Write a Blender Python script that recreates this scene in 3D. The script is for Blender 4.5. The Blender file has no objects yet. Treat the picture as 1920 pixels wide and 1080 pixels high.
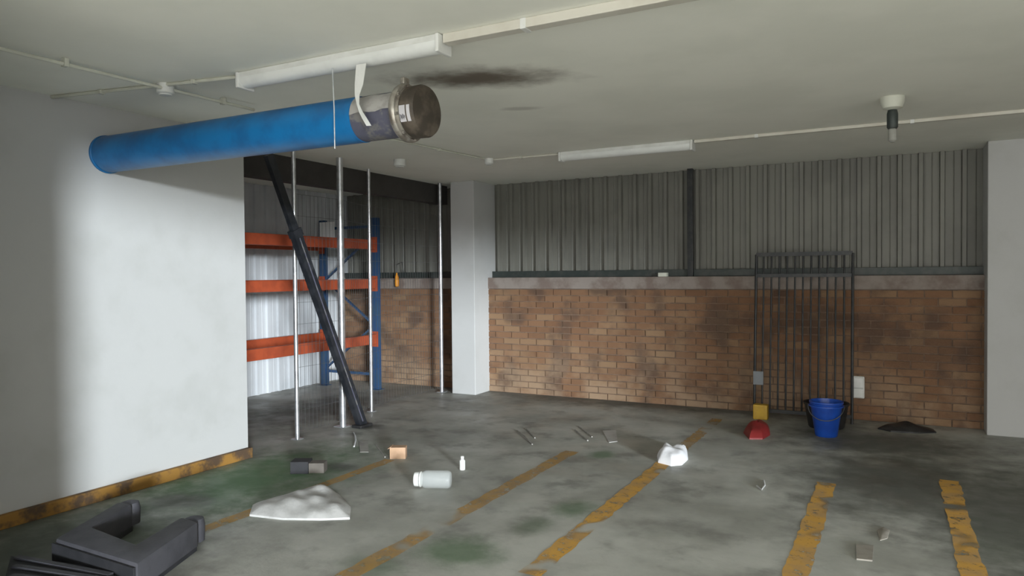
import bpy, bmesh, math, random
from mathutils import Vector, Matrix
random.seed(7)
S = bpy.context.scene
COL = S.collection
PI = math.pi

# ---------------------------------------------------------------- camera
CAM_H = 1.5
FPX, YAW, PITCH, ROLL = 1359.0, 0.4886, 0.0194, -0.0086
Fv = Vector((-math.sin(YAW)*math.cos(PITCH), math.cos(YAW)*math.cos(PITCH), -math.sin(PITCH)))
R0 = Vector((math.cos(YAW), math.sin(YAW), 0)); U0 = R0.cross(Fv)
Rv = R0*math.cos(ROLL)+U0*math.sin(ROLL); Uv = U0*math.cos(ROLL)-R0*math.sin(ROLL)
cd = bpy.data.cameras.new('camera'); cam = bpy.data.objects.new('camera', cd); COL.objects.link(cam)
cd.sensor_width = 36; cd.lens = FPX/1920*36; cd.clip_start = .02
M = Matrix((Rv, Uv, -Fv)).transposed().to_4x4(); M.translation = (0, 0, CAM_H); cam.matrix_world = M
S.camera = cam
def hit(px, py, ax, v):
    d = Fv+Rv*((px-960)/FPX)+Uv*((540-py)/FPX); o = Vector((0, 0, CAM_H))
    return o+d*((v-o[ax])/d[ax])

# ---------------------------------------------------------------- light
W = bpy.data.worlds.new('overcast_sky'); S.world = W; W.use_nodes = True
bg = W.node_tree.nodes['Background']; bg.inputs[0].default_value = (1.0, .985, .95, 1); bg.inputs[1].default_value = 2.45
SUN_AZ, SUN_EL = math.radians(48), math.radians(5.0)       # hazy low sun, from behind and to the right
sd = bpy.data.lights.new('hazy_sun', 'SUN'); sd.energy = 3.1; sd.angle = math.radians(6); sd.color = (.88, .95, 1)
sun = bpy.data.objects.new('hazy_sun', sd); COL.objects.link(sun)
to_sun = Vector((math.sin(SUN_AZ)*math.cos(SUN_EL), -math.cos(SUN_AZ)*math.cos(SUN_EL), math.sin(SUN_EL)))
sun.rotation_euler = to_sun.to_track_quat('Z', 'Y').to_euler()
REAR, OPL, OPR = -1.0, -2.9, 7.5                          # open front of the car park, behind the camera
pd = bpy.data.lights.new('daylight_portal', 'AREA'); pd.shape = 'RECTANGLE'; pd.size = OPR-OPL; pd.size_y = 2.6
po = bpy.data.objects.new('daylight_portal', pd); COL.objects.link(po); po.location = ((OPL+OPR)/2, REAR-.05, 1.32)
po.rotation_euler = (PI/2, 0, 0); pd.cycles.is_portal = True
S.view_settings.view_transform = 'Standard'; S.view_settings.look = 'None'
S.view_settings.exposure = 0.70; S.view_settings.gamma = 1; S.view_settings.use_curve_mapping = False

# ---------------------------------------------------------------- materials
MATS = {}
def new_mat(name):
    m = bpy.data.materials.new(name); m.use_nodes = True; MATS[name] = m
    return m, m.node_tree.nodes, m.node_tree.links, m.node_tree.nodes['Principled BSDF']
def pos_node(nt): return nt.new('ShaderNodeNewGeometry').outputs['Position']
def noise(nt, lk, vec, scale, detail=4, rough=.6):
    n = nt.new('ShaderNodeTexNoise'); n.inputs['Scale'].default_value = scale; n.inputs['Detail'].default_value = detail
    n.inputs['Roughness'].default_value = rough; lk.new(vec, n.inputs['Vector']); return n.outputs['Fac']
def ramp(nt, lk, fac, a, b, va=0., vb=1.):
    r = nt.new('ShaderNodeMapRange'); r.interpolation_type = 'SMOOTHSTEP'; lk.new(fac, r.inputs[0])
    for i, v in enumerate((a, b, va, vb)): r.inputs[i+1].default_value = v
    return r.outputs[0]
def mix(nt, lk, fac, a, b):
    m = nt.new('ShaderNodeMix'); m.data_type = 'RGBA'
    if isinstance(fac, (int, float)): m.inputs[0].default_value = fac
    else: lk.new(fac, m.inputs[0])
    for s, v in ((6, a), (7, b)):
        if isinstance(v, tuple): m.inputs[s].default_value = (*v, 1)
        else: lk.new(v, m.inputs[s])
    return m.outputs[2]
def math_n(nt, lk, op, a, b=None):
    m = nt.new('ShaderNodeMath'); m.operation = op
    for i, v in enumerate((a, b)):
        if v is None: continue
        if isinstance(v, (int, float)): m.inputs[i].default_value = v
        else: lk.new(v, m.inputs[i])
    return m.outputs[0]
def bump(nt, lk, p, h, strength=.3, dist=.01):
    b = nt.new('ShaderNodeBump'); b.inputs['Strength'].default_value = strength; b.inputs['Distance'].default_value = dist
    lk.new(h, b.inputs['Height']); lk.new(b.outputs[0], p.inputs['Normal'])
def mat(name, col, rough=.6, metal=0., col2=None, scale=6., lo=.4, hi=.65, bmp=0., bscale=60.):
    m, nt, lk, p = new_mat(name)
    p.inputs['Roughness'].default_value = rough; p.inputs['Metallic'].default_value = metal
    c2 = col2 or tuple(v*.82 for v in col); ps = pos_node(nt)
    lk.new(mix(nt, lk, ramp(nt, lk, noise(nt, lk, ps, scale), lo, hi), col, c2), p.inputs['Base Color'])
    if bmp: bump(nt, lk, p, noise(nt, lk, ps, bscale, 3), bmp, .004)
    return m
def ellipse(nt, lk, ps, cx, cy, rx, ry, ang=0.):
    mp = nt.new('ShaderNodeMapping'); mp.vector_type = 'TEXTURE'
    mp.inputs['Location'].default_value = (cx, cy, 0); mp.inputs['Rotation'].default_value = (0, 0, ang); mp.inputs['Scale'].default_value = (rx, ry, 1000)
    lk.new(ps, mp.inputs[0]); l = nt.new('ShaderNodeVectorMath'); l.operation = 'LENGTH'; lk.new(mp.outputs[0], l.inputs[0])
    return l.outputs['Value']

mat('white_paint', (.48, .485, .48), .7, 0, (.44, .445, .435), 2.2, .45, .75, .15, 40)
mat('kerb_yellow', (.29, .15, .03), .75, 0, (.085, .052, .03), 6, .44, .62, .5, 50)
mat('mortar', (.19, .125, .085), .95, 0, (.13, .09, .065), 9, .4, .6, .6, 120)
mat('coping', (.25, .215, .19), .9, 0, (.17, .13, .11), 3.5, .42, .62, .4, 60)
mat('cladding_grey', (.185, .183, .16), .55, .0, (.15, .148, .13), 1.5)
mat('cladding_white', (.55, .57, .59), .55, .0, (.47, .49, .51), 1.5)
mat('storage_shade', (.05, .046, .042), .8)
mat('dark_steel', (.022, .025, .027), .45, .3, (.04, .04, .04), 12)
mat('green_black_steel', (.035, .045, .042), .5, .2, (.06, .065, .06), 9)
mat('black_tube', (.014, .016, .02), .35, .0, (.03, .032, .038), 10)
mat('galvanised', (.75, .77, .80), .32, .85, (.55, .57, .60), 14, bmp=.1)
mat('wire', (.16, .165, .165), .45, .6)
mat('pipe_blue', (.008, .165, .42), .38, 0, (.008, .12, .32), 5)
mat('pipe_grey', (.085, .085, .12), .6, 0, (.16, .155, .15), 9, .5, .6)
mat('flange_steel', (.40, .375, .33), .35, .6, (.22, .19, .16), 14)
mat('cap_brown', (.05, .04, .03), .6, .2, (.10, .08, .06), 12)
mat('sticker', (.62, .60, .62), .5)
mat('sign_white', (.88, .89, .89), .5, 0, (.84, .85, .85))
mat('ink', (.05, .05, .06), .6)
mat('plastic_white', (.74, .75, .73), .4, 0, (.66, .67, .64), 8)
mat('diffuser', (.80, .82, .80), .3, 0, (.74, .76, .74), 6)
mat('trunking', (.62, .60, .53), .5, 0, (.55, .52, .45), 4)
mat('conduit_grey', (.60, .61, .53), .6, 0, (.52, .52, .45), 5)
mat('socket_grey', (.34, .34, .31), .6)
mat('rack_orange', (.40, .075, .028), .45, 0, (.32, .06, .025), 8)
mat('rack_blue', (.022, .062, .15), .45, 0, (.03, .07, .13), 8)
mat('cardboard', (.52, .34, .22), .85, 0, (.45, .29, .18), 12)
mat('paper', (.78, .79, .82), .75, 0, (.70, .71, .74), 10, bmp=.3, bscale=45)
mat('sheet_white', (.52, .52, .51), .55, 0, (.42, .42, .41), 9, bmp=.5, bscale=35)
mat('plastic_blue', (.012, .075, .42), .35, 0, (.01, .055, .33), 8)
mat('plastic_black', (.016, .016, .017), .5, 0, (.03, .03, .03), 10, bmp=.3)
mat('plastic_red', (.20, .016, .016), .5, 0, (.22, .02, .02), 10, bmp=.4, bscale=40)
mat('plastic_yellow', (.55, .34, .03), .5, 0, (.45, .27, .03), 10)
mat('plastic_orange', (.70, .27, .01), .45, 0, (.6, .22, .01), 10)
mat('pad_grey', (.06, .06, .07), .7, 0, (.045, .045, .053), 8, bmp=.25)
mat('pad_dark', (.016, .017, .020), .7, 0, (.024, .024, .028), 8, bmp=.25)
mat('pale_scrap', (.36, .35, .33), .8, 0, (.28, .27, .25), 14)
mat('tan_scrap', (.27, .25, .215), .8, 0, (.23, .21, .18), 14)
mat('taupe', (.13, .115, .10), .8)
mat('grey_plate', (.22, .24, .26), .6)
mat('bright_ground', (.80, .80, .77), .9, 0, (.74, .74, .715), 2)  # colour raised to stand in for strongly sunlit ground lighting the ceiling
# clear plastic
m, nt, lk, p = new_mat('clear_plastic')
p.inputs['Base Color'].default_value = (.85, .9, .9, 1); p.inputs['Roughness'].default_value = .12
tr = nt.new('ShaderNodeBsdfTransparent'); ms = nt.new('ShaderNodeMixShader')
ms.inputs[0].default_value = .2; lk.new(tr.outputs[0], ms.inputs[1]); lk.new(p.outputs[0], ms.inputs[2]); lk.new(ms.outputs[0], nt['Material Output'].inputs[0])
# brick: a tone for each brick of the running bond, large stains and pale salts near the ground
BW, BH, BY = .232, .077, 8.05
m, nt, lk, p = new_mat('brick'); p.inputs['Roughness'].default_value = .9
ps = pos_node(nt); sx = nt.new('ShaderNodeSeparateXYZ'); lk.new(ps, sx.inputs[0])
row = math_n(nt, lk, 'FLOOR', math_n(nt, lk, 'DIVIDE', sx.outputs[2], BH))
off = math_n(nt, lk, 'MULTIPLY', math_n(nt, lk, 'FLOORED_MODULO', row, 2.), .5)
colm = math_n(nt, lk, 'FLOOR', math_n(nt, lk, 'ADD', math_n(nt, lk, 'DIVIDE', sx.outputs[0], BW), off))
cv = nt.new('ShaderNodeCombineXYZ'); lk.new(colm, cv.inputs[0]); lk.new(row, cv.inputs[1])
wn = nt.new('ShaderNodeTexWhiteNoise'); wn.noise_dimensions = '2D'; lk.new(cv.outputs[0], wn.inputs[0])
c = mix(nt, lk, wn.outputs[0], (.205, .110, .058), (.150, .074, .037))
c = mix(nt, lk, ramp(nt, lk, wn.outputs[0], .80, .85), c, (.225, .135, .074))
c = mix(nt, lk, ramp(nt, lk, noise(nt, lk, ps, 1.9, 3), .50, .68, 0, .6), c, (.25, .16, .09))
c = mix(nt, lk, ramp(nt, lk, noise(nt, lk, ps, 2.6, 4, .5), .36, .52, .75, 0), c, (.075, .046, .032))
mp = nt.new('ShaderNodeMapping'); mp.vector_type = 'TEXTURE'; mp.inputs['Location'].default_value = (.15, 0, .72); mp.inputs['Scale'].default_value = (.75, 1000, .20); lk.new(ps, mp.inputs[0])
ln = nt.new('ShaderNodeVectorMath'); ln.operation = 'LENGTH'; lk.new(mp.outputs[0], ln.inputs[0])
c = mix(nt, lk, ramp(nt, lk, math_n(nt, lk, 'ADD', ln.outputs['Value'], noise(nt, lk, ps, 5, 4)), .9, 1.7, .35, 0), c, (.07, .043, .029))
salt = math_n(nt, lk, 'MULTIPLY', ramp(nt, lk, sx.outputs[2], .05, .75, .75, 0), ramp(nt, lk, noise(nt, lk, ps, 2.2, 4), .36, .62))
c = mix(nt, lk, salt, c, (.32, .225, .145))
lk.new(c, p.inputs['Base Color']); bump(nt, lk, p, noise(nt, lk, ps, 90, 4), .5, .004)
# ceiling: painted slab with a soot stain
m, nt, lk, p = new_mat('ceiling_paint'); p.inputs['Roughness'].default_value = .8
ps = pos_node(nt)
c = mix(nt, lk, ramp(nt, lk, noise(nt, lk, ps, 1.1, 4), .38, .66), (.90, .90, .82), (.84, .845, .765))
wob = math_n(nt, lk, 'MULTIPLY', noise(nt, lk, ps, 6, 4), .9)
e1 = math_n(nt, lk, 'ADD', ellipse(nt, lk, ps, -2.20, 3.72, .55, .24, .42), wob)
c = mix(nt, lk, ramp(nt, lk, e1, .65, 1.75, .9, 0), c, (.075, .045, .022))
e2 = math_n(nt, lk, 'ADD', ellipse(nt, lk, ps, -2.33, 4.55, .16, .07, .3), wob)
c = mix(nt, lk, ramp(nt, lk, e2, .8, 1.6, .35, 0), c, (.2, .18, .14))
lk.new(c, p.inputs['Base Color']); bump(nt, lk, p, noise(nt, lk, ps, 30, 4), .12, .006)
# floor: worn concrete with leftovers of green paint
m, nt, lk, p = new_mat('floor_concrete'); ps = pos_node(nt)
c = mix(nt, lk, ramp(nt, lk, noise(nt, lk, ps, 1.0, 5), .36, .64), (.30, .305, .275), (.45, .455, .42))
c = mix(nt, lk, ramp(nt, lk, noise(nt, lk, ps, 2.7, 5), .48, .70, 0, .7), c, (.17, .17, .155))
wob = math_n(nt, lk, 'MULTIPLY', noise(nt, lk, ps, 5, 5, .65), 1.1)
green = None
for px, py, rx, ry, st in ((450, 905, .9, 1.7, .98), (150, 1010, .8, 1.1, .85), (860, 1035, .32, .30, .75), (1080, 955, .20, .26, .6), (1130, 852, .16, .2, .7), (700, 1060, .25, .2, .4), (1880, 1000, .3, .7, .35), (1000, 985, .15, .2, .4)):
    q = hit(px, py, 2, 0)
    e = ramp(nt, lk, math_n(nt, lk, 'ADD', ellipse(nt, lk, ps, q.x, q.y, rx, ry), wob), .75, 1.6, st, 0)
    green = e if green is None else math_n(nt, lk, 'MAXIMUM', green, e)
c = mix(nt, lk, green, c, (.068, .135, .06))
dark = None  # dark patches; the lower-left one paints shade into the floor colour
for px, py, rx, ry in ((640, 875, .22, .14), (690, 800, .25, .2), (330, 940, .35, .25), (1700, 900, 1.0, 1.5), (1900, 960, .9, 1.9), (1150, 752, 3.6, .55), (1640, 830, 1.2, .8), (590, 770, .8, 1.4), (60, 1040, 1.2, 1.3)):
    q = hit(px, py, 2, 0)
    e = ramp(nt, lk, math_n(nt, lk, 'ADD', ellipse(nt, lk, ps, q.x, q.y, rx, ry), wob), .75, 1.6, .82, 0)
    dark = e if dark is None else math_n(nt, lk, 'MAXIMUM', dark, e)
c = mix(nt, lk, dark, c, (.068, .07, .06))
lk.new(c, p.inputs['Base Color']); lk.new(ramp(nt, lk, noise(nt, lk, ps, 3.1, 4), .35, .65, .45, .75), p.inputs['Roughness'])
bump(nt, lk, p, noise(nt, lk, ps, 45, 5), .25, .004)
# worn yellow road paint
m, nt, lk, p = new_mat('line_paint'); p.inputs['Roughness'].default_value = .7; ps = pos_node(nt)
lk.new(mix(nt, lk, ramp(nt, lk, noise(nt, lk, ps, 6, 4), .40, .62), (.56, .31, .06), (.44, .27, .10)), p.inputs['Base Color'])
al = math_n(nt, lk, 'MULTIPLY', ramp(nt, lk, noise(nt, lk, ps, 14, 5, .7), .34, .46), ramp(nt, lk, noise(nt, lk, ps, 2.3, 2), .33, .46))
lk.new(al, p.inputs['Alpha'])
m2 = m.copy(); m2.name = 'line_paint_faded'; MATS['line_paint_faded'] = m2; q2 = m2.node_tree.nodes['Principled BSDF']
f2 = m2.node_tree.nodes.new('ShaderNodeMath'); f2.operation = 'MULTIPLY'; f2.inputs[1].default_value = .55
m2.node_tree.links.new(q2.inputs['Alpha'].links[0].from_socket, f2.inputs[0]); m2.node_tree.links.new(f2.outputs[0], q2.inputs['Alpha'])

# ---------------------------------------------------------------- mesh helpers
def obj(name, bm, m, parent=None, smooth=False):
    me = bpy.data.meshes.new(name); bmesh.ops.recalc_face_normals(bm, faces=bm.faces[:]); bm.to_mesh(me); bm.free()
    if smooth:
        for f in me.polygons: f.use_smooth = True
        try: me.set_sharp_from_angle(angle=math.radians(40))
        except Exception: pass
    me.materials.append(MATS[m]); o = bpy.data.objects.new(name, me); COL.objects.link(o)
    if parent is not None: o.parent = parent; o.matrix_parent_inverse = Matrix.Translation(parent.location).inverted() if parent.rotation_euler.z == 0 else parent_world(parent).inverted()
    return o
def parent_world(o): return Matrix.LocRotScale(o.location, o.rotation_euler, None)
def tag(o, label, cat, group=None):
    o['label'] = label; o['category'] = cat
    if group: o['group'] = group
    return o
def thing(name, label, cat, loc, group=None):
    o = bpy.data.objects.new(name, None); COL.objects.link(o); o.location = loc; o.empty_display_size = .1
    return tag(o, label, cat, group)
def struct(o, label=None):
    o['kind'] = 'structure'
    if label: o['label'] = label
    return o
def box(bm, a, b, bev=0.):
    a, b = Vector(a), Vector(b); r = bmesh.ops.create_cube(bm, size=1); v = r['verts']
    for q in v: q.co = Vector(((a.x+b.x)/2+q.co.x*(b.x-a.x), (a.y+b.y)/2+q.co.y*(b.y-a.y), (a.z+b.z)/2+q.co.z*(b.z-a.z)))
    if bev:
        es = list({e for q in v for e in q.link_edges}); bmesh.ops.bevel(bm, geom=es, offset=bev, segments=2, profile=.6, affect='EDGES')
    return bm
def bx(a, b, bev=0.): return box(bmesh.new(), a, b, bev)
def frame(d):
    d = Vector(d).normalized(); u = d.orthogonal().normalized() if abs(d.z) > .99 else Vector((0, 0, 1)).cross(d).normalized(); return d, u, d.cross(u)
def tube(bm, pts, r, n=10, caps=True):
    pts = [Vector(q) for q in pts]; rings = []
    for i, q in enumerate(pts):
        d = (pts[min(i+1, len(pts)-1)]-pts[max(i-1, 0)]); _, u, w = frame(d); rr = r[i] if isinstance(r, (list, tuple)) else r
        rings.append([bm.verts.new(q+u*math.cos(2*PI*k/n)*rr+w*math.sin(2*PI*k/n)*rr) for k in range(n)])
    for a, b in zip(rings, rings[1:]):
        for k in range(n): bm.faces.new((a[k], a[(k+1) % n], b[(k+1) % n], b[k]))
    if caps: bm.faces.new(rings[0][::-1]); bm.faces.new(rings[-1])
    return bm
def tb(pts, r, n=10, caps=True): return tube(bmesh.new(), pts, r, n, caps)
def lathe(c, prof, n=28, axis='Z', close=False):
    """profile of (radius, height) pairs turned about an axis through c"""
    bm = bmesh.new(); rings = []; c = Vector(c)
    for r, h in prof:
        rg = []
        for k in range(n):
            a = 2*PI*k/n; l = (math.cos(a)*r, math.sin(a)*r, h)
            v = Vector(l) if axis == 'Z' else Vector((l[2], l[0], l[1]))
            rg.append(bm.verts.new(c+v))
        rings.append(rg)
    for a, b in zip(rings, rings[1:]):
        for k in range(n): bm.faces.new((a[k], a[(k+1) % n], b[(k+1) % n], b[k]))
    if close:
        for k in range(n): bm.faces.new((rings[-1][k], rings[-1][(k+1) % n], rings[0][(k+1) % n], rings[0][k]))
    else:
        for rg in (rings[0], rings[-1]): bm.faces.new(rg)
    return bm
def obar(bm, a, b, w, t, side):
    """a bar of section w x t from a to b; side = direction of w"""
    a, b = Vector(a), Vector(b); d = (b-a).normalized(); s = Vector(side); s = (s-d*s.dot(d)).normalized(); n = d.cross(s)
    vs = [bm.verts.new(q+s*i*w/2+n*j*t/2) for q in (a, b) for i, j in ((-1, -1), (1, -1), (1, 1), (-1, 1))]
    for f in ((0, 1, 2, 3), (7, 6, 5, 4), (0, 4, 5, 1), (1, 5, 6, 2), (2, 6, 7, 3), (3, 7, 4, 0)): bm.faces.new([vs[k] for k in f])
    return bm
def ob(a, b, w, t, side): return obar(bmesh.new(), a, b, w, t, side)
def prism(outline, z0, z1, bev=0.):
    bm = bmesh.new(); lo = [bm.verts.new((q[0], q[1], z0)) for q in outline]; hi = [bm.verts.new((q[0], q[1], z1)) for q in outline]; n = len(lo)
    bm.faces.new(lo[::-1]); top = bm.faces.new(hi)
    for k in range(n): bm.faces.new((lo[k], lo[(k+1) % n], hi[(k+1) % n], hi[k]))
    if bev:
        bmesh.ops.recalc_face_normals(bm, faces=bm.faces[:])
        bmesh.ops.bevel(bm, geom=[e for e in bm.edges if all(v.co.z > z1-1e-5 for v in e.verts) or abs(e.verts[0].co.z-e.verts[1].co.z) > 1e-4], offset=bev, segments=2, profile=.6, affect='EDGES')
    return bm
def crumple(outline, h, seed, rings=9, sub=6, rough=.35, edge=.012, power=2.):
    """a crumpled heap or sheet on the floor with the given outline"""
    rnd = random.Random(seed); pts = []; n0 = len(outline)
    for k in range(n0):
        a, b = Vector(outline[k]).to_2d(), Vector(outline[(k+1) % n0]).to_2d()
        for j in range(sub): pts.append(a.lerp(b, j/sub))
    cx = sum((q for q in pts), Vector((0, 0)))/len(pts); n = len(pts); bm = bmesh.new(); R = []
    waves = [(rnd.uniform(14, 45), rnd.uniform(0, 6.3), rnd.uniform(0, 6.3)) for _ in range(7)]
    for i in range(rings, 0, -1):
        t = i/rings; rg = []
        for q in pts:
            s = cx+(q-cx)*t; w = sum(math.sin(s.x*f*math.cos(a)+s.y*f*math.sin(a)+p_) for f, a, p_ in waves)/4
            z = edge+h*(1-t**power)*(1+rough*w)+.25*h*rough*abs(w)*(1 if i < rings else .3)
            rg.append(bm.verts.new((s.x, s.y, max(z, edge*.8))))
        R.append(rg)
    for a, b in zip(R, R[1:]):
        for k in range(n): bm.faces.new((a[k], a[(k+1) % n], b[(k+1) % n], b[k]))
    c0 = bm.verts.new((cx.x, cx.y, edge+h)); 
    for k in range(n): bm.faces.new((R[-1][k], R[-1][(k+1) % n], c0))
    base = [bm.verts.new((q.x, q.y, 0.0)) for q in pts]; cb = bm.verts.new((cx.x, cx.y, 0))
    for k in range(n): bm.faces.new((base[k], base[(k+1) % n], R[0][(k+1) % n], R[0][k])); bm.faces.new((base[(k+1) % n], base[k], cb))
    return bm
def fl(px, py, z=0.): q = hit(px, py, 2, z); return (q.x, q.y, z)

# ---------------------------------------------------------------- the setting
X0, XS, Y1, H = -4.75, -7.1, 8.05, 2.66
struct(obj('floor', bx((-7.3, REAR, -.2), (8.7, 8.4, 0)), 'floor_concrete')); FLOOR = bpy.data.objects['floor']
struct(obj('ceiling', bx((-7.3, REAR, H), (8.7, 8.4, H+.25)), 'ceiling_paint'))
struct(obj('ground_outside', bx((-30, -40, -.22), (40, REAR, -.02)), 'bright_ground'))
WL = struct(obj('wall_left', bx((X0-.2, REAR, 0), (X0, 4.25, H)), 'white_paint'))
struct(obj('wall_storage_end', bx((XS-.2, 3.3, 0), (X0-.2, 3.45, H)), 'white_paint'))
struct(obj('wall_right', bx((8.5, REAR, 0), (8.7, 8.4, H)), 'white_paint'))
struct(obj('wall_rear_left', bx((X0, REAR, 0), (OPL, REAR+.2, H)), 'white_paint'))
struct(obj('wall_rear_right', bx((OPR, REAR, 0), (8.5, REAR+.2, H)), 'white_paint'))
struct(obj('wall_shade_blocker', bx((X0, 1.0, 0), (-2.97, 1.25, H)), 'white_paint'))  # unseen wall added to shade the near end of the white wall
struct(obj('baseboard_left', bx((X0, 1.25, 0), (X0+.045, 4.26, .085), .008), 'kerb_yellow'))
struct(obj('shade_strip_1', bx((-5.36, 3.45, 2.42), (-5.24, BY+.012, H)), 'storage_shade'))      # added dark strip standing in for the dim storage ceiling

# brick wall with its coping
WB = struct(obj('wall_back', bx((-7.3, BY+.012, 0), (8.5, BY+.34, 1.312)), 'mortar'))
obj('coping', bx((-7.1, BY-.012, 1.312), (8.5, BY+.34, 1.455), .012), 'coping', WB)
full = {}
def brick_mesh(w, v):
    k = (round(w, 3), v)
    if k not in full:
        bm = bx((0, 0, 0), (w, .05, BH-.012)); rr = random.Random(v)
        for q in bm.verts:
            if q.co.y < .01: q.co += Vector((rr.uniform(-.002, .002), rr.uniform(-.003, .003), rr.uniform(-.002, .002)))
        bmesh.ops.recalc_face_normals(bm, faces=bm.faces[:])
        me = bpy.data.meshes.new('brick'); bm.to_mesh(me); bm.free(); me.materials.append(MATS['brick']); full[k] = me
    return full[k]
bricks = []
for r in range(17):
    z = r*BH+.006; k0 = int(math.floor(-7.1/BW))-1
    for k in range(k0, 13):
        xa = (k-(.5 if r % 2 else 0))*BW+.006; xb = xa+BW-.012
        xa, xb = max(xa, -7.09), min(xb, 2.6)
        if xb-xa < .03: continue
        if -4.99 < xa and xb < -4.62: continue
        bricks.append((xa, xb, z))
bricks.sort(key=lambda b: (b[0] > .75, -b[0]))      # nearest ones in view first, those past the pillar last
for xa, xb, z in bricks[:300]:
    o = bpy.data.objects.new('brick', brick_mesh(xb-xa, random.randrange(6))); COL.objects.link(o); o.parent = WB
    o.location = (xa, BY+random.uniform(-.004, .004), z)
bm = bmesh.new()
for xa, xb, z in bricks[300:]:
    d = random.uniform(-.004, .004); box(bm, (xa, BY+d, z), (xb, BY+.05, z+BH-.012))
o = obj('brickwork', bm, 'brick', WB); o['kind'] = 'stuff'

# box-profile cladding above the brick
def sheet(n, pitch, z0, z1, place, rib=.045):
    """vertical trapezoid profile sheet of n ribs; place(s, d, z) maps run, depth towards the room and height"""
    bm = bmesh.new(); prof = []
    for k in range(n):
        s = k*pitch
        prof += [(s, 0), (s+pitch*.30, 0), (s+pitch*.335, .006), (s+pitch*.37, 0), (s+pitch*.66, 0), (s+pitch*.71, rib), (s+pitch*.90, rib), (s+pitch*.95, 0)]
    prof.append((n*pitch-.003, 0)); cols = []
    for s, d in prof: cols.append([bm.verts.new(place(s, d, z)) for z in (z0, z1)]+[bm.verts.new(place(s, d-.004, z)) for z in (z0, z1)])
    for a, b in zip(cols, cols[1:]):
        bm.faces.new((a[0], b[0], b[1], a[1])); bm.faces.new((a[2], a[3], b[3], b[2]))
        bm.faces.new((a[0], a[2], b[2], b[0])); bm.faces.new((a[1], b[1], b[3], a[3]))
    for c_ in (cols[0], cols[-1]): bm.faces.new((c_[0], c_[1], c_[3], c_[2]))
    return bm
YC = BY+.20
WU = struct(obj('wall_back_upper', bx((-7.3, YC+.03, 1.455), (8.5, YC+.15, H)), 'cladding_grey'))
PT = .183; x = -7.08
while x < 2.4:
    obj('cladding_sheet', sheet(4, PT, 1.456, H-.002, lambda s, d, z, x=x: (x+s, YC-d, z)), 'cladding_grey', WU); x += 4*PT
obj('flashing', bx((-7.08, YC-.10, 1.455), (2.6, YC-.05, 1.535), .004), 'green_black_steel', WU)
WS = struct(obj('wall_storage', box(bx((XS-.2, 3.45, 0), (XS-.03, 8.05, H)), (XS-.2, 8.05, 1.456), (XS-.03, 8.42, H)), 'cladding_white'))
y = 3.46
while y < 8.0:
    n = 4 if y+4*PT < 8.04 else int((8.04-y)/PT)
    if n < 1: break
    obj('cladding_sheet', sheet(n, PT, .002, H-.002, lambda s, d, z, y=y: (XS-.026+d*.6, y+s, z)), 'cladding_white', WS); y += n*PT

# painted parking lines
for xl, y0, y1, w, lm in ((-1.62, 3.2, 5.75, .12, ''), (-1.62, 5.75, 7.5, .11, '_faded'), (-.44, 3.3, 5.55, .12, ''), (.33, 3.6, 6.0, .12, ''), (-2.42, 2.2, 5.6, .12, '_faded'), (-3.63, 1.5, 4.7, .10, '_faded')):
    bm = bmesh.new(); n = 40; L = [(xl-w/2+random.uniform(-.008, .008), y0+(y1-y0)*i/n) for i in range(n+1)]; Rr = [(xl+w/2+random.uniform(-.008, .008), y0+(y1-y0)*i/n) for i in range(n+1)]
    a = [bm.verts.new((*q, .0015)) for q in L]; b = [bm.verts.new((*q, .0015)) for q in Rr]
    for i in range(n): bm.faces.new((a[i], b[i], b[i+1], a[i+1]))
    o = obj('painted_line', bm, 'line_paint'+lm, FLOOR); o['label'] = 'worn yellow parking line'

# ---------------------------------------------------------------- pillars
def pillar(a, b, label):
    t = obj('concrete_pillar', bx(a, b, .008), 'white_paint'); return tag(t, label, 'pillar')
pillar((-4.96, 7.70, 0), (-4.62, 8.24, H), 'white pillar at the left end of the long brick wall')
pillar((.72, 7.80, 0), (1.22, 8.24, H), 'white pillar at the right end of the brick wall, past the bucket')
o = obj('steel_post', bx((-2.075, YC-.16, 1.455), (-2.015, YC-.101, H-.002), .004), 'dark_steel')
tag(o, 'thin black steel post in front of the grey cladding', 'post')

# ---------------------------------------------------------------- blue pipe with its end cap
PY, PZ, PR = 3.08, 2.335, .122
t = thing('overhead_pipe', 'thick blue pipe hanging below ceiling from white wall with steel end flange', 'pipe', (X0, PY, PZ))
obj('pipe_run', lathe((X0+.002, PY, PZ), [(PR, 0), (PR, 2.22)], 40, 'X'), 'pipe_blue', t, True)
obj('wall_collar', lathe((X0+.002, PY, PZ), [(PR+.001, 0), (PR+.006, 0), (PR+.006, .015), (PR+.001, .02)], 40, 'X', True), 'pipe_blue', t, True)
sl = obj('bare_sleeve', lathe((X0+2.222, PY, PZ), [(PR-.004, 0), (PR-.003, .275)], 40, 'X'), 'pipe_grey', t, True)
bm = bmesh.new(); rg = []
for i in range(9):                                       # pale torn wrapping on the sleeve
    a = math.radians(128+i*6.2); rg.append([bm.verts.new((X0+2.225+.255*j/6, PY+math.cos(a+.05*math.sin(j*1.7+i))*(PR+.002), PZ+math.sin(a+.05*math.sin(j*1.7+i))*(PR+.002))) for j in range(7)])
for a, b in zip(rg, rg[1:]):
    for j in range(6): bm.faces.new((a[j], a[j+1], b[j+1], b[j]))
obj('wrapping', bm, 'pale_scrap', sl, True)
fx = X0+2.495
flg = obj('flange', lathe((fx, PY, PZ), [(PR-.01, 0), (PR+.022, 0), (PR+.028, .008), (PR+.028, .026), (PR+.022, .034), (PR+.006, .036), (PR+.006, .050), (PR-.02, .052)], 48, 'X'), 'flange_steel', t, True)
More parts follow.
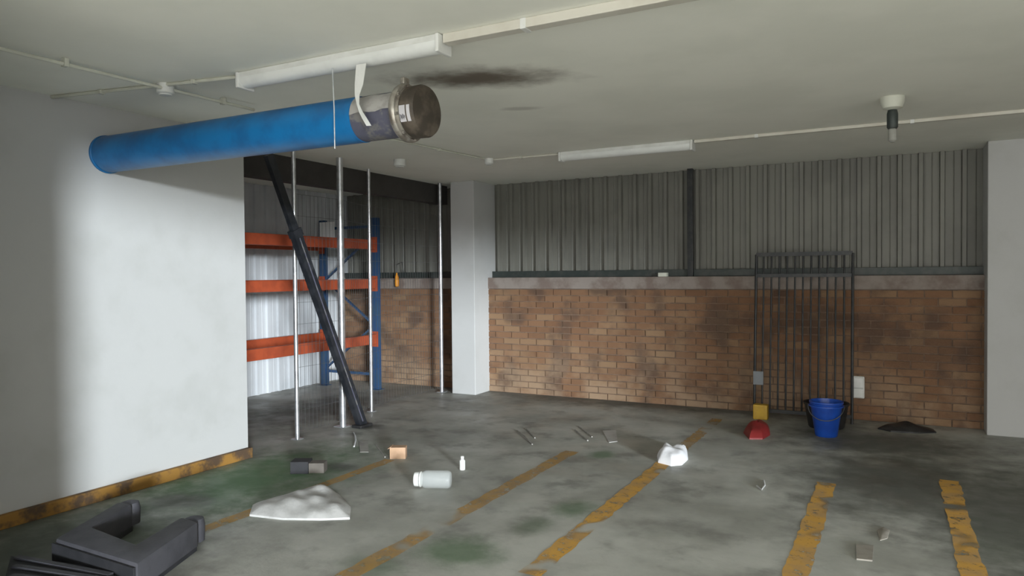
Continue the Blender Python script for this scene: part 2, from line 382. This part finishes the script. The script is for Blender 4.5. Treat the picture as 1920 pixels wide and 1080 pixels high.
for k in range(8):
    a = 2*PI*k/8+.2; q = Vector((fx+.036, PY+math.cos(a)*(PR+.014), PZ+math.sin(a)*(PR+.014)))
    obj('bolt', tb([q, q+Vector((.012, 0, 0))], .008, 6), 'flange_steel', flg)
obj('highlight_tab', bx((fx+.004, PY-.05, PZ+PR+.02), (fx+.03, PY+.0, PZ+PR+.055), .006), 'flange_steel', flg)  # added tab standing in for the highlight on the flange
cap = obj('end_cap', lathe((fx+.052, PY, PZ), [(PR-.01, 0), (PR+.010, .004), (PR+.012, .07), (PR+.004, .085), (PR-.03, .092), (.02, .095)], 48, 'X'), 'cap_brown', t, True)
def curved_patch(x0, x1, a0, a1, r):
    bm = bmesh.new(); rg = []
    for i in range(9):
        a = math.radians(a0+(a1-a0)*i/8); rg.append([bm.verts.new((xx, PY+math.cos(a)*r, PZ+math.sin(a)*r)) for xx in (x0, x1)])
    for a, b in zip(rg, rg[1:]): bm.faces.new((a[0], a[1], b[1], b[0]))
    return bm
for xa, xb in ((fx+.058, fx+.094), (fx+.102, fx+.122)):
    st = obj('sticker', curved_patch(xa, xb, 176, 211, PR+.0135), 'sticker', cap, True)
bm = bmesh.new()
for i in range(6):
    xa = fx+.062+i*.005; b2 = curved_patch(xa, xa+.0025+.001*(i % 2), 194+(i % 3)*1.5, 206-(i % 2)*3, PR+.0145)
    me = bpy.data.meshes.new('x'); b2.to_mesh(me); b2.free(); bm.from_mesh(me)
obj('sticker_print', bm, 'ink', cap)

# ---------------------------------------------------------------- ceiling services
def batten(xa, xb, yc, label):
    t = thing('fluorescent_light', label, 'ceiling light', ((xa+xb)/2, yc, H), 'fluorescent battens')
    obj('housing', bx((xa+.01, yc-.05, H-.035), (xb-.01, yc+.05, H-.001), .004), 'plastic_white', t)
    bm = bmesh.new(); n = 12; rg = []
    for xx in (xa+.02, xb-.02):
        rg.append([bm.verts.new((xx, yc+math.cos(PI*k/n)*.056, H-.034-math.sin(PI*k/n)*.05)) for k in range(n+1)])
    for k in range(n): bm.faces.new((rg[0][k], rg[0][k+1], rg[1][k+1], rg[1][k]))
    bm.faces.new(rg[0]); bm.faces.new(rg[1][::-1]); bm.faces.new((rg[0][0], rg[1][0], rg[1][n], rg[0][n]))
    obj('diffuser', bm, 'diffuser', t, True)
    for xx in (xa, xb-.022): obj('end_cap', bx((xx, yc-.062, H-.09), (xx+.022, yc+.062, H-.001), .008), 'plastic_white', t)
    return t
YN, YF = 2.98, 6.40
batten(-3.32, -1.94, YN, 'white fluorescent batten on the ceiling just above the blue pipe')
batten(-2.86, -1.58, YF, 'far white fluorescent batten on the ceiling near the grey cladding')
def run(name, label, pts, r, m, clips=(), axis='X'):
    t = thing(name, label, 'conduit', pts[0]); obj('tube', tb(pts, r, 10), m, t, True)
    for c_ in clips:
        a, b = Vector(pts[0]), Vector(pts[-1]); k = (c_-a[0 if axis == 'X' else 1])/(b-a)[0 if axis == 'X' else 1]; q = a.lerp(b, k)
        e = Vector((.012, r+.008, 0)) if axis == 'X' else Vector((r+.008, .012, 0))
        obj('saddle', bx((q.x-e.x, q.y-e.y, q.z-r-.004), (q.x+e.x, q.y+e.y, H-.0005), .003), 'conduit_grey', t)
    return t
def trunk(label, xa, xb, yc, w, h, clips):
    t = thing('cable_trunking', label, 'conduit', (xa, yc, H)); obj('channel', bx((xa, yc-w/2, H-h), (xb, yc+w/2, H-.0005), .004), 'trunking', t)
    for c_ in clips: obj('joint_cover', bx((c_-.014, yc-w/2-.004, H-h-.004), (c_+.014, yc+w/2+.004, H-.0004), .003), 'plastic_white', t)
trunk('cream cable trunking running right from the near fluorescent batten', -1.935, 5.95, YN, .062, .045, (-1.50, .2, 1.9))
trunk('cream cable trunking running right from the far batten towards the pillar', -1.575, 5.95, YF, .038, .026, (-1.05, .1, 1.2))
run('ceiling_conduit', 'thin conduit from the white wall to the near batten', [(X0+.002, 2.72, H-.011), (-3.322, YN, H-.011)], .011, 'conduit_grey', (-4.35, -3.66))
run('ceiling_conduit', 'thin conduit on the ceiling passing above the blue pipe', [(-3.93, .4, H-.031), (-3.86, 3.55, H-.031)], .010, 'conduit_grey', (1.4, 2.3, 3.3), 'Y')
run('ceiling_conduit', 'thin conduit from the far batten to the corner junction box', [(-3.62, 6.36, H-.011), (-2.865, YF, H-.011)], .011, 'trunking', (-3.27,))
run('ceiling_conduit', 'thin conduit slanting over the ceiling in front of the left pillar', [(-3.80, 4.9, H-.011), (-3.64, 6.28, H-.011)], .009, 'conduit_grey', (5.6,), 'Y')
def jbox(q, label, r=.045, h=.055):
    t = thing('junction_box', label, 'junction box', (q[0], q[1], H))
    obj('base', lathe((q[0], q[1], H-h), [(r*.8, 0), (r, .006), (r, h-.001)], 20), 'plastic_white', t, True)
    obj('lid', lathe((q[0], q[1], H-h-.008), [(r*.3, 0), (r*.7, .001), (r*.78, .0075)], 20), 'plastic_white', t, True)
jbox((-3.895, 2.90), 'round white junction box where two ceiling conduits cross', .05, .06)
jbox((-3.62, 6.34), 'small round junction box at left end of the far conduit')
jbox((-4.42, 5.93), 'round junction box on the ceiling beside the mesh cage', .06, .07)
# lamp holder hanging near the right
t = thing('pendant_lampholder', 'pendant lamp holder on a white ceiling rose at upper right', 'lamp holder', (-.03, 5.50, H))
q = (-.03, 5.50)
obj('ceiling_rose', lathe((*q, H-.085), [(.03, 0), (.06, .012), (.075, .05), (.075, .084)], 24), 'conduit_grey', t, True)
obj('stem', lathe((*q, H-.21), [(.028, 0), (.034, .01), (.034, .10), (.028, .124)], 20), 'green_black_steel', t, True)
obj('socket_tip', lathe((*q, H-.30), [(.012, 0), (.026, .012), (.026, .08), (.02, .089)], 20), 'socket_grey', t, True)
# ribbon and wire dangling in front of the pipe
bm = bmesh.new(); rb = [(677, 138, 9), (672, 158, 7), (669, 178, 4), (671, 195, 2.5), (677, 210, 4), (684, 222, 5), (692, 236, 5)]; prev = None
for px, py, w in rb:
    yy = PY-PR-.035; a, b = hit(px-w, py, 1, yy), hit(px+w, py, 1, yy)
    if py == 138: a.z = b.z = H-.083
    b.y += .006*math.sin(py*.05); cur = [bm.verts.new(a), bm.verts.new(b), bm.verts.new(b+Vector((0, .002, 0))), bm.verts.new(a+Vector((0, .002, 0)))]
    if prev:
        for i in range(4): bm.faces.new((prev[i], prev[(i+1) % 4], cur[(i+1) % 4], cur[i]))
    else: bm.faces.new(cur)
    prev = cur
bm.faces.new(prev)
tag(obj('plastic_ribbon', bm, 'plastic_white', None, True), 'curled white ribbon dangling from the batten over the blue pipe', 'ribbon')
a, b = hit(624, 165, 1, PY-PR-.04), hit(628, 279, 1, PY-PR-.04); a.z = H-.08
tag(obj('hanging_wire', tb([a, a.lerp(b, .5)+Vector((.003, 0, 0)), b], .0035, 8), 'galvanised', None, True), 'thin shiny wire hanging straight in front of the blue pipe', 'wire')

# ---------------------------------------------------------------- wire cage, rack and what is in there
P1, P2, P3, P4 = (-4.86, 4.92), (-4.86, 5.54), (-5.10, 6.28), (-5.13, 7.72)
t = thing('mesh_fence', 'wire mesh fence with shiny galvanised posts between white wall and pillar', 'fence', (*P1, 0))
for (x, y), r, top in ((P1, .02, H-.001), (P2, .032, H-.001), (P3, .018, H-.001), (P4, .024, H-.001)):
    po_ = obj('post', tb([(x, y, 0), (x, y, top)], r, 16), 'galvanised', t, True)
    obj('foot_plate', bx((x-r*2, y-r*2, 0), (x+r*2, y+r*2, .008)), 'galvanised', po_)
bm = bmesh.new()
for (a, b) in ((P1, P2), (P2, P3), (P3, P4)):
    a, b = Vector((*a, 0)), Vector((*b, 0)); L = (b-a).length; n = int(L/.05)
    for k in range(1, n): q = a.lerp(b, k/n); tube(bm, [q+Vector((0, 0, .06)), q+Vector((0, 0, 2.25))], .0016, 4, False)
    for k in range(12): z = .06+k*.199; tube(bm, [a+Vector((0, 0, z)), b+Vector((0, 0, z))], .0016, 4, False)
o = obj('wire_mesh', bm, 'wire', t); o['kind'] = 'stuff'

RX0, RX1, RY0, RY1 = -6.93, -6.03, 4.75, 7.55
t = thing('pallet_rack', 'pallet rack with orange beams and blue uprights behind the mesh fence', 'rack', (RX0, RY0, 0))
RH = 2.25
for yy in (RY0, RY1):
    for xx in (RX0, RX1):
        u = obj('upright', bx((xx-.045, yy-.035, .006), (xx+.045, yy+.035, RH), .006), 'rack_blue', t)
        obj('foot_plate', bx((xx-.07, yy-.06, 0), (xx+.07, yy+.06, .006)), 'rack_blue', u)
    for k, z in enumerate((.25, .85, 1.45)):
        s = (RX0+.045, RX1-.045); obj('brace', ob((s[k % 2], yy, z), (s[(k+1) % 2], yy, z+.58), .035, .02, (0, 1, 0)), 'rack_blue', t)
    for z in (.18, 2.12): obj('brace', bx((RX0+.045, yy-.012, z), (RX1-.045, yy+.012, z+.035)), 'rack_blue', t)
for z in (hit(600, 462, 0, RX0).z, hit(600, 532, 0, RX0).z, hit(600, 632, 0, RX0).z):
    for xx in (RX0, RX1):
        b_ = obj('beam', bx((xx-.025, RY0+.036, z-.062), (xx+.025, RY1-.036, z+.062), .006), 'rack_orange', t)
        for yy, d in ((RY0, 1), (RY1, -1)): obj('connector', bx((xx-.05, yy+d*.036-.004, z-.10), (xx+.05, yy+d*.036+.004, z+.10)), 'rack_orange', b_)
q = hit(613, 431, 1, RY1-.05)
sg = obj('load_sign', bx((q.x-.13, RY1-.052, q.z-.105), (q.x+.13, RY1-.044, q.z+.105), .002), 'sign_white', t); sg['label'] = 'white sign plate on the rear upright'
obj('sign_bracket', bx((RX0-.02, RY1-.044, q.z-.05), (RX0+.02, RY1-.035, q.z+.05)), 'galvanised', sg)
q = hit(744, 524, 1, BY-.05)
t = thing('hanging_pendant', 'orange pendant hanging by a dark cord in front of brick behind the mesh', 'tool', (q.x, q.y, q.z))
obj('grip', lathe((q.x, q.y, q.z-.10), [(.012, 0), (.026, .008), (.03, .06), (.026, .13), (.014, .165), (.010, .19)], 14), 'plastic_orange', t, True)
obj('cord', tb([(q.x, q.y, q.z+.085), (q.x, q.y, q.z+.20), (q.x, q.y+.12, q.z+.24), (q.x, YC-.08, q.z+.02)], .005, 6), 'plastic_black', t, True)
# long black pole leaning across the opening
XP = X0+.075
a = hit(680, 797, 2, .012); a.x = XP; a = Vector((XP, hit(679, 795, 0, XP).y, .012)); b = hit(503, 290, 0, XP); b.z = min(b.z, 2.62)
t = thing('leaning_pole', 'long black telescopic pole leaning across the storage cage opening', 'pole', (a.x, a.y, 0))
c_ = a.lerp(b, .74)
obj('outer_tube', ob(a, c_, .095, .06, (0, 1, 0)), 'black_tube', t)
obj('inner_tube', ob(c_, b, .072, .045, (0, 1, 0)), 'black_tube', t)
obj('collar', ob(a.lerp(b, .73), a.lerp(b, .755), .108, .072, (0, 1, 0)), 'black_tube', t)
obj('highlight_strip', ob(a.lerp(b, .02)+Vector((.0305, 0, 0)), a.lerp(b, .725)+Vector((.0305, 0, 0)), .012, .004, (0, 1, 0)), 'pipe_grey', t)  # lighter strip painting the highlight line along the pole
obj('foot', bx((a.x-.06, a.y-.09, 0), (a.x+.06, a.y+.09, .03), .008), 'plastic_black', t)

# ---------------------------------------------------------------- along the brick wall
t = thing('barred_gate', 'black barred steel gate leaning against the brick wall', 'gate', (-1.31, 7.80, 0))
gz = 1.70
def gp(x, z): return Vector((x, 7.80+.16*z/gz, z))
NB = 13; xs = [-1.31+i*(.92/(NB-1)) for i in range(NB)]
for i, xx in enumerate(xs): obj('bar', tb([gp(xx, .0 if i in (0, NB-1) else .06), gp(xx, gz-.02)], .014 if i in (0, NB-1) else .009, 8), 'dark_steel', t, True)
for z, w in ((.07, .035), (1.46, .035), (gz-.02, .04)): obj('rail', ob(gp(xs[0], z), gp(xs[-1], z), .02, w, (0, 1, 0)), 'dark_steel', t)
obj('lock_plate', bx((-1.32, 7.80, .33), (-1.22, 7.825, .47), .004), 'grey_plate', t)
q = fl(1426, 786); tag(obj('plastic_block', bx((q[0]-.07, 7.64, 0), (q[0]+.07, 7.74, .15), .012), 'plastic_yellow'), 'yellow plastic block at the foot of the barred gate', 'block')
ol = [fl(px, py) for px, py in ((1394, 812), (1404, 802), (1425, 800), (1443, 806), (1444, 816), (1430, 824), (1405, 824))]
tag(obj('plastic_bag', crumple(ol, .075, 3, rough=.2, power=5.), 'plastic_red', None, True), 'crumpled red plastic bag on the floor left of blue bucket', 'bag')
bxk = hit(1547, 822, 2, 0); bc = (bxk.x, bxk.y+.12, 0)
t = thing('bucket', 'blue plastic bucket with wire handle standing before brick wall', 'bucket', bc)
obj('body', lathe(bc, [(.02, .002), (.09, .0), (.095, .01), (.138, .30), (.146, .305), (.146, .32), (.132, .32), (.09, .02), (.02, .015)], 32), 'plastic_blue', t, True)
obj('rim', lathe(bc, [(.1375, .27), (.150, .272), (.150, .285), (.138, .287)], 32, 'Z', True), 'plastic_blue', t, True)
hp = [(bc[0]+math.cos(a)*.152, bc[1]-.02-.12*math.sin(a), .28-.12*math.sin(a)) for a in [PI*k/14 for k in range(15)]]
obj('handle', tb(hp, .004, 6), 'wire', t, True)
tc = (bc[0]*7.555/bc[1]+.0, 7.555, 0)
tag(obj('black_tub', lathe(tc, [(.02, .002), (.15, 0), (.16, .01), (.195, .22), (.207, .225), (.207, .24), (.188, .24), (.15, .02), (.02, .015)], 32), 'plastic_black', None, True), 'low black tub on the floor behind the blue bucket', 'tub')
q = hit(1610, 725, 1, BY)
t = thing('socket_box', 'white weatherproof socket box low on the brick wall', 'socket', (q.x, BY, q.z))
obj('back_box', bx((q.x-.055, BY-.055, q.z-.11), (q.x+.055, BY-.004, q.z+.11), .012), 'plastic_white', t)
obj('flap', bx((q.x-.046, BY-.075, q.z-.005), (q.x+.046, BY-.055, q.z+.10), .008), 'plastic_white', t)
obj('flap', bx((q.x-.046, BY-.075, q.z-.10), (q.x+.046, BY-.055, q.z-.01), .008), 'plastic_white', t)
ol = [(-.16, 7.66), (-.05, 7.58), (.15, 7.60), (.32, 7.70), (.30, 7.82), (.10, 7.90), (-.10, 7.86)]
tag(obj('crumpled_sheet', crumple(ol, .05, 11, rough=.4), 'plastic_black', None, True), 'flat crumpled black patch lying at the foot of the brick wall', 'sheet')  # low dark form on the floor, shaped as a crumpled sheet
q = hit(1242, 532, 1, BY)
tag(obj('stone_block', bx((q.x-.05, BY-.005, 1.455), (q.x+.05, BY+.075, 1.50), .006), 'conduit_grey'), 'small pale block lying on top of the brick wall', 'block')

# ---------------------------------------------------------------- litter on the floor
q = fl(744, 861)
t = thing('cardboard_box', 'small tan cardboard box on the floor before the mesh fence', 'box', q)
c2 = Vector(q)+Vector((-.02, .05, 0)); u = Vector((math.cos(YAW), math.sin(YAW), 0)); v = Vector((-u.y, u.x, 0))
bm = bmesh.new(); obar(bm, c2-v*.045+Vector((0, 0, .046)), c2+v*.045+Vector((0, 0, .046)), .128, .092, u); obj('carton', bm, 'cardboard', t)
obj('flap', ob(c2-u*.066-v*.045+Vector((0, 0, .090)), c2-u*.066+v*.045+Vector((0, 0, .090)), .035, .003, u+Vector((0, 0, .6))), 'cardboard', t)
ol = [fl(px, py) for px, py in ((1234, 868), (1232, 856), (1243, 848), (1262, 853), (1288, 846), (1290, 862), (1279, 872), (1258, 874))]
tag(obj('paper_scrap', crumple(ol, .08, 5, rough=.3, power=5), 'paper', None, True), 'crumpled white paper lying on the yellow line', 'paper')
ol = [fl(px, py) for px, py in ((468, 968), (474, 950), (520, 936), (560, 925), (592, 914), (612, 914), (638, 932), (658, 954), (656, 974), (600, 976), (530, 975))]
tag(obj('crumpled_sheet', crumple(ol, .045, 8, 11, 7, .35, .012, 4.), 'sheet_white', None, True), 'large crumpled white sheet lying on the green floor by faded line', 'sheet')
# clear jar lying on its side
a = Vector(fl(778, 915)); b = Vector(fl(846, 916)); d = (b-a).normalized(); JR = .062
t = thing('plastic_jar', 'clear plastic jar lying on its side on the floor', 'jar', (a.x, a.y, 0))
def jar(pr):
    bm = lathe((0, 0, 0), pr, 28, 'X'); bm.transform(Matrix.Translation((a.x, a.y, JR+.001)) @ Matrix.Rotation(math.atan2(d.y, d.x), 4, 'Z')); return bm
L = (b-a).length
obj('body', jar([(.046, .03), (.046, .045), (JR, .075), (JR, L-.02), (JR*.85, L-.003), (.02, L)]), 'clear_plastic', t, True)
cp = obj('lid', jar([(.01, -.004), (.046, -.002), (.050, .003), (.050, .03), (.044, .032)]), 'plastic_white', t, True)
obj('neck_ring', jar([(.047, .038), (.054, .039), (.054, .046), (.047, .047)]), 'plastic_white', t, True)
q = fl(867, 881); t = thing('small_bottle', 'small white bottle standing on the floor behind the clear jar', 'bottle', q)
obj('body', lathe(q, [(.018, 0), (.022, .003), (.022, .072), (.012, .082), (.011, .088)], 20), 'plastic_white', t, True)
obj('cap', lathe((q[0], q[1], .0885), [(.013, 0), (.013, .016), (.011, .018)], 16), 'plastic_white', t, True)
# dark offcut left of it
q = Vector(fl(560, 888)); t = thing('dark_box', 'small dark box lying on the green floor near white wall corner', 'box', q)
obj('body', ob(q-u*.06+v*.05+Vector((0, 0, .0455)), q+u*.075+v*.05+Vector((0, 0, .0455)), .12, .09, v), 'pad_dark', t)
obj('sleeve', ob(q+u*.0755+v*.055+Vector((0, 0, .038)), q+u*.19+v*.055+Vector((0, 0, .038)), .10, .075, v), 'taupe', t)
def scrap(name, pts, m, label, cat, h=.004, grp=None):
    return tag(obj(name, prism([fl(*p_)[:2] for p_ in pts], .0003, h), m), label, cat, grp)
def strip(pts, w, m, label, name='plastic_strip', grp=None, arch=.012):
    ps_ = [Vector(fl(*p_)) for p_ in pts]; n = len(ps_)
    for i, q in enumerate(ps_): q.z = .0045+arch*math.sin(PI*i/(n-1))
    return tag(obj(name, tb(ps_, w, 8), m, None, True), label, 'litter', grp)
strip([(664, 838), (667, 829), (666, 820), (663, 812)], .0065, 'paper', 'short curved white strip on the floor at the foot of the pole')
strip([(970, 808), (983, 820), (998, 834)], .006, 'pale_scrap', 'longer of two thin sticks on the floor left of the paper', 'thin_stick')
strip([(987, 805), (1003, 822)], .006, 'pale_scrap', 'shorter of two parallel sticks left of the faded yellow line', 'thin_stick', None, 0)
strip([(1078, 807), (1102, 827)], .007, 'pale_scrap', 'front stick of the pair beside the pale paper square', 'thin_stick', None, 0)
strip([(1085, 800), (1110, 820)], .006, 'pale_scrap', 'rear stick of the pair beside the pale paper square', 'thin_stick', None, 0)
strip([(705, 835), (722, 858)], .006, 'pale_scrap', 'thin stick on the floor just left of the cardboard box', 'thin_stick', None, 0)
strip([(1419, 912), (1428, 920), (1434, 912), (1432, 902)], .006, 'sheet_white', 'small white curl on the floor in front of the red bag', 'plastic_strip', None, .003)
scrap('paper_scrap', ((1130, 808), (1155, 807), (1158, 828), (1142, 830)), 'sheet_white', 'pale grey paper square on the floor near the brick wall', 'paper')
scrap('paper_scrap', ((673, 828), (690, 827), (691, 848), (675, 848)), 'pale_scrap', 'faint pale paper on the floor between pole foot and carton', 'paper')
scrap('tile_offcut', ((1605, 1023), (1638, 1025), (1636, 1053), (1606, 1050)), 'tan_scrap', 'pale square offcut on the floor between the right yellow lines', 'tile', .008)
ol = [fl(px, py) for px, py in ((1644, 995), (1656, 989), (1668, 995), (1664, 1010), (1650, 1014))]
tag(obj('paper_scrap', crumple(ol, .006, 21, 5, 4, .3, .004), 'tan_scrap', None, True), 'small crumpled tan scrap behind the pale square offcut', 'paper')

# ---------------------------------------------------------------- dark furniture pieces, lower left
def at(px, py, z): q = hit(px, py, 2, z); return (q.x, q.y)
hz = .16
out = [at(103, 1009, hz), at(258, 1056, hz), at(372, 978, hz), at(340, 968, hz), at(255, 1019, hz), at(173, 987, hz), at(248, 944, hz), at(222, 940, hz)]
t = thing('bench_frame', 'dark grey U-shaped padded furniture piece lying near the white wall', 'furniture', (*out[0], 0))
obj('padded_frame', prism(out, .03, hz, .02), 'pad_grey', t, True)
ins = [Vector((*q, 0)) for q in out]; cen = sum(ins, Vector())/len(ins)
obj('base', prism([tuple((q+(cen-q)*.03).to_2d()) for q in ins], 0, .03), 'pad_dark', t)
obj('dark_side', ob(Vector((*out[0], .085))+Vector((.0, -.012, 0)), Vector((*out[1], .085))+Vector((-.01, -.012, 0)), .11, .01, (0, 0, 1)), 'pad_dark', t)
for (pa, pb) in ((at(374, 977, hz), at(342, 966, hz)), (at(250, 943, hz), at(224, 939, hz))):
    c3 = (Vector(pa)+Vector(pb))/2; dirv = Vector((-.42, .9)).normalized()*.035
    obj('arm_end', lathe((c3.x+dirv.x, c3.y+dirv.y, .012), [(.03, 0), (.055, .01), (.058, .10), (.05, .135), (.02, .145)], 20), 'pad_grey', t, True)
out2 = [at(20, 1036, .10), at(150, 1052, .10), at(235, 1078, .10), at(225, 1105, .10), at(0, 1110, .10)]
t = thing('slatted_crate', 'dark slatted piece in the bottom left corner of the view', 'furniture', (*out2[0], 0))
obj('body', prism(out2, 0, .085, .006), 'pad_dark', t)
A, B, C = Vector((*out2[0], 0)), Vector((*out2[2], 0)), Vector((*out2[4], 0))
for k in range(4):
    f = .05+.26*k; D = (C-A)*f*.95
    obj('slat', ob(A+D+(B-A)*.06+Vector((0, 0, .092)), B+D*.55-(B-A)*.12+Vector((0, 0, .092)), .03, .012, C-A), 'pad_grey', t)
